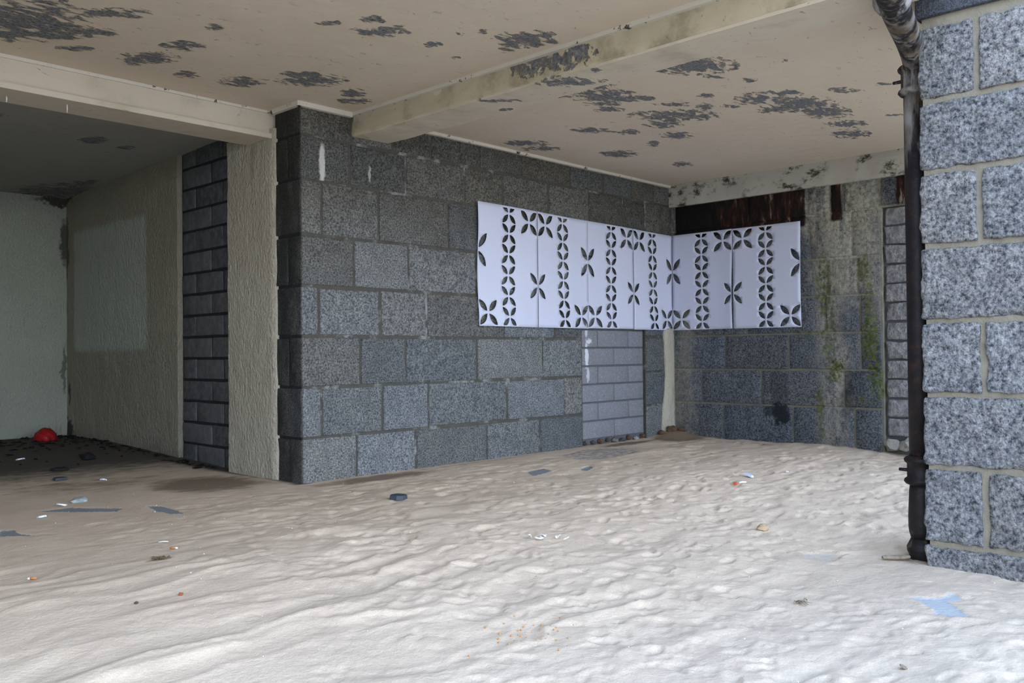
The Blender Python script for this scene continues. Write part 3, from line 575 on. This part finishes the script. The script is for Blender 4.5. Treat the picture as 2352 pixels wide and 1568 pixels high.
# ------------------------------------------------------------------ cut paper banner: six sheets
bn = empty('paper_banner', (6.0, 4.35, .6)); tag(bn, 'white paper banner with cut-out leaf flowers folded into the granite corner', 'banner')
def petal(c, tip, wr=.36, start=.12, n=9):
    c = np.array(c); t = np.array(tip)-c; a = c+t*start; L = np.linalg.norm(t)*(1-start); d = t/np.linalg.norm(t); nn = np.array([-d[1], d[0]]); o = []
    for k in range(n): s = k/n; o.append(a+d*L*s+nn*L*wr*.5*math.sin(math.pi*s)**.85)
    for k in range(n): s = 1-k/n; o.append(a+d*L*s-nn*L*wr*.5*math.sin(math.pi*s)**.85)
    return o
def flower(c, hw, hh, sides='LR', wr=.40, start=.10):
    return [petal(c, (c[0]+sx*hw, c[1]+sy*hh), wr, start) for sx in (-1, 1) for sy in (-1, 1) if (sx < 0 and 'L' in sides) or (sx > 0 and 'R' in sides)]
def sheet_cuts(odd):
    p = []; m = (lambda u: u) if odd else (lambda u: .6-u); sd = (lambda s: s) if odd else (lambda s: {'L': 'R', 'R': 'L'}.get(s, s))
    for v in (.797, .655, .511, .362, .215, .068): p += flower((.298, v), .066, .069, 'LR', .42, .10)
    p += flower((m(.09), .094), .087, .088); p += flower((m(.508), .757), .087, .087)
    p += flower((m(-.002), .523), .083, .115, sd('R'), .36); p += flower((m(.602), .302), .083, .093, sd('L'), .36)
    return [[(min(max(q[0], .006), .594), min(max(q[1], .008), .836)) for q in pp] for pp in p]
def pip(x, y, poly):
    r = False; n = len(poly)
    for i in range(n):
        x0, y0 = poly[i]; x1, y1 = poly[(i+1) % n]
        if (y0 > y) != (y1 > y) and x < (x1-x0)*(y-y0)/(y1-y0)+x0: r = not r
    return r
def sheet(odd, place, seed):
    cuts = []
    for c in sheet_cuts(odd):      # drop repeated points left by the straight trim at the top
        d = []
        for q_ in c:
            if not d or math.dist(q_, d[-1]) > 1e-4: d.append(q_)
        cuts.append(d)
    P, E = [], []
    def loop(pts):
        k = len(P); P.extend(Vector(p) for p in pts); E.extend((k+i, k+(i+1) % len(pts)) for i in range(len(pts)))
    nu, nv = 20, 28
    loop([(.6*i/nu, 0) for i in range(nu)]+[(.6, .85*i/nv) for i in range(nv)]+[(.6-.6*i/nu, .85) for i in range(nu)]+[(0, .85-.85*i/nv) for i in range(nv)])
    for c in cuts: loop(c)
    for i in range(1, nu):
        for j in range(1, nv):
            u, v = .6*i/nu+random.uniform(-.003, .003), .85*j/nv+random.uniform(-.003, .003)
            if not any(pip(u, v, c) for c in cuts): P.append(Vector((u, v)))
    vs, es, fs, *_ = delaunay_2d_cdt(P, E, [], 0, 1e-5)
    keep = []
    for f in fs:
        cx = sum(vs[i][0] for i in f)/len(f); cy = sum(vs[i][1] for i in f)/len(f)
        if not any(pip(cx, cy, c) for c in cuts): keep.append(tuple(f))
    used = sorted({i for f in keep for i in f}); mp = {i: k for k, i in enumerate(used)}
    o = mesh_obj('paper_sheet', [place(vs[i][0], vs[i][1]) for i in used], [tuple(mp[i] for i in f) for f in keep], PAPER, None, True)
    s = o.modifiers.new('thick', 'SOLIDIFY'); s.thickness = .0006; s.offset = 0
    rel(o, bn)
sx = [4.278, 4.888, 5.491, 6.083, 6.672]
zt = lambda x: 1.057-.031*(x-4.28)/2.4
for i in range(4):
    def place(u, v, i=i):
        t = u/.6; x = sx[i]+(sx[i+1]-sx[i])*t; x += (-.012*(v/.85) if False else .0); b = .194-.004*(i == 0)*t-.004*(i % 2)
        off = .012+.007*math.sin(x*5.3+v*2)+.006*(1-t)*(i == 0)*(1+math.cos(v*9))*1.2+.012*(v < .0)+.014*max(0, .25-v)/.25*(1-abs(2*t-1))
        off += .004*(i % 2)*(abs(2*t-1))**6
        if i == 3: off += .016*t**4*0
        return (x, F-.004-off, b+(zt(x)-b)*v/.85)
    sheet(i % 2 == 0, place, i)
sy = [4.405, 3.811, 3.208]
for i in range(2):
    def place(u, v, i=i):
        t = u/.6; y = sy[i]+(sy[i+1]-sy[i])*t
        off = .012+.005*math.sin(y*6+v*2)+(.020*t**6 if i == 0 else .004*(1-t)**8)+.006*(i == 1)*t**4*math.sin(v*5)
        b = .190-.003*i*t; return (XB-.004-off, y+(.006*math.sin(v*6)*(t**8) if i == 0 else 0), b+(1.027-b)*v/.85)
    sheet(i % 2 == 0, place, 4+i)

# ------------------------------------------------------------------ litter on the sand
def at(x, y, up=0.): return (x, y, gz(x, y)+up)
def shard(name, pts, th, mat, loc, rot=(0, 0, 0), parent=None):
    n = len(pts); V = [(x, y, 0+.15*th*math.sin(i*2.1)) for i, (x, y) in enumerate(pts)]+[(x*.92, y*.92, th) for x, y in pts]
    o = mesh_obj(name, V, [tuple(range(n))[::-1], tuple(range(n, 2*n))]+[(i, (i+1) % n, n+(i+1) % n, n+i) for i in range(n)], mat, parent); o.location = loc; o.rotation_euler = rot; return o
def rag(n, r, jit=.3): return [(r*(1+random.uniform(-jit, jit))*math.cos(2*math.pi*i/n), r*(1+random.uniform(-jit, jit))*math.sin(2*math.pi*i/n)) for i in range(n)]
# red dome of crushed plastic
bm = bmesh.new(); bmesh.ops.create_icosphere(bm, subdivisions=4, radius=1)
for v in bm.verts:
    q_ = v.co.copy(); k = 1+.10*mn.noise(q_*2.2)+.05*mn.noise(q_*6); v.co = Vector((q_.x*.085*k, q_.y*.085*k, max(-.02, q_.z*.085*k)))
o = bm_obj('plastic_litter', bm, RED); o.location = at(2.60, 7.72, .015); tag(o, 'bright red crushed plastic litter on the dark alcove floor', 'litter')
o = lumps('rubbish_lump', at(2.40, 6.33, .02), BLACK, None, .05, .6, 3.); tag(o, 'black rubbish lump on the alcove floor right of the red litter', 'litter')
for (x, y, r, lab) in ((2.047, 6.562, .032, 'white scrap among leaves left of the black rubbish lump'), (2.139, 5.411, .022, 'small white scrap alone on the sand below the black lump'), (1.656, 4.699, .022, 'small white scrap just left of the pale round pebble'), (1.465, 4.40, .018, 'small white scrap nearest the camera on the left sand, above the dark concrete patch')):
    tag(shard('white_scrap', rag(7, r), .008, WHITE, at(x, y, .003), (random.uniform(-.2, .2), .2, random.random()*6)), lab, 'litter')
tag(lumps('pebble', at(1.767, 4.769, .008), CHIP, None, .042, .35, 5.), 'pale green-grey flat pebble half sunk in the sand on the left', 'pebble')
tag(shard('dark_scrap', rag(8, .055, .4), .012, BLACK, at(2.099, 5.978, .004)), 'ragged black scrap on the alcove floor below the leaf litter', 'litter')
tag(shard('blue_scrap', rag(8, .045, .3), .012, SLATE, at(1.969, 5.613, .004)), 'dark blue-grey scrap on the sand at the alcove mouth', 'litter')
# leaf litter that nobody could count
V, Fc = [], []
for k in range(420):
    x = 1.2+1.65*random.random(); y = 8.0-abs(random.gauss(0, .75))
    if y < 5.9 or math.dist((x, y), (2.047, 6.562)) < .09 or math.dist((x, y), (2.6, 7.72)) < .15: continue
    if random.random() < .25: x = 2.86-abs(random.gauss(0, .06)); y = random.uniform(5.4, 8)
    s = random.uniform(.010, .04); a = random.random()*6.28; b = len(V); zz = gz(x, y)+.004
    c_, s2 = math.cos(a), math.sin(a); hh = random.uniform(.002, .018)
    for dx, dy, dz in ((-s, 0, 0), (0, -s*.45, hh), (s, 0, hh*.3), (0, s*.45, hh)): V.append((x+dx*c_-dy*s2, y+dx*s2+dy*c_, zz+dz))
    Fc += [(b, b+1, b+2), (b, b+2, b+3)]
o = mesh_obj('leaf_litter', V, Fc, BLACK); tag(o, 'black leaf litter scattered over the dark alcove floor', 'leaf litter', kind='stuff')
# slate
tag(shard('slate_fragment', [(-.055, -.02), (-.03, -.045), (.03, -.04), (.06, -.01), (.05, .03), (.0, .04), (-.045, .025)], .022, SLATE, at(2.86, 3.545, -.002), (.04, .05, .4)), 'dark slate fragment on the sand before the granite wall corner', 'stone fragment')
def butt(name, loc, yaw, lab, L=.028):
    e = empty(name, loc); e.rotation_euler = (0, 0, yaw); tag(e, lab, 'cigarette end')
    bm = bmesh.new(); sweep(bm, [(-L*.5, 0, .004), (0, 0, .0045), (L*.2, 0, .004)], [.0042, .0040, .0042], 10); bm_obj('filter', bm, ORANGE, e)
    bm = bmesh.new(); sweep(bm, [(L*.2, 0, .004), (L*.4, .0006, .0035), (L*.5, .001, .003)], [.0040, .0038, .0028], 10); bm_obj('ash_end', bm, TIP, e)
butt('cigarette_end', at(1.562, 3.284, .001), -.8, 'orange cigarette end on the sand beside a white stick')
butt('cigarette_end', at(1.036, 3.202, .001), 2.4, 'cigarette end with a white tip at the far left of the sand', .03)
bm = bmesh.new(); sweep(bm, [(-.018, 0, .003), (0, .001, .004), (.018, 0, .003)], [.0022, .0022, .002], 8); o = bm_obj('white_stick', bm, WHITE); o.location = at(1.585, 3.423, .001); o.rotation_euler = (0, 0, -.5)
tag(o, 'short white stick lying on the sand behind an orange cigarette end', 'litter')
# broken shell: six pieces
for i, (dx, dy) in enumerate(((-.05, .035), (-.028, .02), (-.012, .0), (.012, .015), (.03, -.03), (.052, -.055))):
    x, y = 2.775+dx, 2.465+dy; n = 6; a = random.random()*6; V = []; Fc = []
    for rr in range(4):
        for k in range(n): th = a+1.7*k/(n-1); r0 = .006+.017*rr/3; V.append((r0*math.cos(th), r0*math.sin(th), .010*math.sin(rr/3*2.2)+.003))
    for rr in range(3):
        for k in range(n-1): b = rr*n+k; Fc.append((b, b+1, b+n+1, b+n))
    o = mesh_obj('shell_piece', V, Fc, SHELL, None, True); s = o.modifiers.new('t', 'SOLIDIFY'); s.thickness = .002; o.location = at(x, y, .002); o.rotation_euler = (random.uniform(-.3, .3), random.uniform(-.3, .3), 0)
    tag(o, ('leftmost', 'second from left', 'third from left', 'fourth from left', 'fifth from left', 'rightmost')[i]+' of six white broken shell pieces clustered on the sand', 'shell', 'broken shell pieces in one cluster')
tag(lumps('tan_stone', at(3.78, 2.021, .012), TAN, None, .026, .6, 8.), 'small tan stone on the sand left of the drainpipe', 'stone')
tag(shard('red_scrap', rag(7, .016, .4), .012, plain('orange_red_scrap', (.55, .10, .04)), at(4.564, 2.605, .002)), 'orange-red scrap on the far right sand beside a pale stick', 'litter')
bm = bmesh.new(); sweep(bm, [(-.025, 0, .004), (0, .002, .006), (.025, 0, .005)], [.005, .006, .004], 8); o = bm_obj('pale_stick', bm, TIP); o.location = at(4.632, 2.60, .001); o.rotation_euler = (0, 0, -.5); tag(o, 'pale stick touching the orange-red scrap on the right sand', 'litter')
tag(shard('pale_blue_scrap', rag(8, .026, .35), .012, BLUEW, at(4.852, 2.681, .003), (.2, .1, 0)), 'pale blue-white scrap beyond the orange-red scrap', 'litter')
tag(shard('white_flake', rag(6, .013, .35), .006, WHITE, at(5.215, 2.617, .003)), 'tiny white flake farthest right on the bay sand', 'litter')
# bark by the pier
V = []; Fc = []
for i in range(9):
    for j in range(4):
        V.append((-.058+.0145*i, (-.016+.011*j)*(1-.35*abs(i-4)/4), .008+.009*math.sin(j/3*3.14)+.004*mn.noise(Vector((i*.7, j, 3)))))
for i in range(8):
    for j in range(3): b = i*4+j; Fc.append((b, b+4, b+5, b+1))
o = mesh_obj('bark_piece', V, Fc, WOOD); s = o.modifiers.new('t', 'SOLIDIFY'); s.thickness = .007; o.location = at(3.80, 1.425, .003); o.rotation_euler = (0, 0, -.75); tag(o, 'weathered bark piece on the sand at the foot of the drainpipe', 'bark')
V = []
bm = bmesh.new()
for k in range(9):
    x, y = random.gauss(0, .016), random.gauss(0, .010); a = random.random()*6; l = random.uniform(.012, .03)
    sweep(bm, [(x-l*math.cos(a), y-l*math.sin(a), .004), (x, y, .008+.006*random.random()), (x+l*math.cos(a), y+l*math.sin(a), .004)], [.0016, .0022, .0014], 6)
o = bm_obj('twig_clump', bm, WOOD); o.location = at(2.945, 1.432, .001); tag(o, 'little clump of dry twigs on the bright foreground sand', 'twigs')
bm = bmesh.new()
for k in range(26):
    x, y = random.gauss(0, .011), random.gauss(0, .009); a = random.random()*6; l = random.uniform(.008, .022)
    sweep(bm, [(x-l*math.cos(a), y-l*math.sin(a), .003), (x, y, .005+.005*random.random()), (x+l*math.cos(a), y+l*math.sin(a), .003)], [.001, .0014, .001], 5)
o = bm_obj('weed_clump', bm, WEED); o.location = at(1.441, 3.142, .0); tag(o, 'dry brown weed clump on the sand below the orange cigarette end', 'weed')
tag(lumps('dark_pebble', at(1.166, 2.703, .003), BROWN, None, .006, .8, 1.), 'dark brown pebble on the lower left sand', 'pebble')
tag(lumps('red_pebble', at(1.302, 2.693, .004), plain('brick_chip', (.30, .09, .05)), None, .007, .8, 2.), 'reddish brick chip on the lower left sand', 'pebble')
tag(shard('dead_leaf', rag(7, .011, .4), .003, WOOD, at(2.546, .94, .006), (.5, .2, 0)), 'small dead leaf on the bright sand at bottom right', 'leaf')
bm = bmesh.new()
for k in range(40):
    x, y = 1.99+random.gauss(0, .10), 1.86+random.gauss(0, .07); r0 = random.uniform(.0015, .0045)
    mtx = Matrix.Translation((x, y, gz(x, y)+r0*.5)); bmesh.ops.create_icosphere(bm, subdivisions=1, radius=r0, matrix=mtx)
o = bm_obj('wood_crumbs', bm, plain('orange_crumb', (.50, .26, .10)), None, False); tag(o, 'orange-brown crumbs scattered over the foreground sand', 'crumbs', kind='stuff')
V, Fc = [], []
for k in range(360):          # tiny shell and grit specks
    x = random.uniform(.6, 6.2); y = random.uniform(1.0, 5.6); s = random.uniform(.001, .0033)
    b = len(V); zz = gz(x, y)+.002; a = random.random()*6
    for t in range(4): V.append((x+s*math.cos(a+t*1.571), y+s*.7*math.sin(a+t*1.571), zz+(.002 if t % 2 else 0)))
    V.append((x, y, zz+s)); Fc += [(b, b+1, b+4), (b+1, b+2, b+4), (b+2, b+3, b+4), (b+3, b, b+4)]
o = mesh_obj('grit_specks', V, Fc, SHELL); tag(o, 'tiny white grit specks dotted over the sand', 'grit', kind='stuff')
# brown debris in the inner corner
for i, (x, y, s) in enumerate(((6.56, 4.36, .05), (6.63, 4.30, .035), (6.44, 4.385, .035))):
    o = lumps('debris_heap', at(x, y, .01), BROWN, None, s, .7, 20+i); tag(o, ('largest brown debris heap in the inner wall corner', 'brown debris heap at the foot of the stained wall corner', 'small brown debris heap at the foot of the blocked doorway')[i], 'debris')
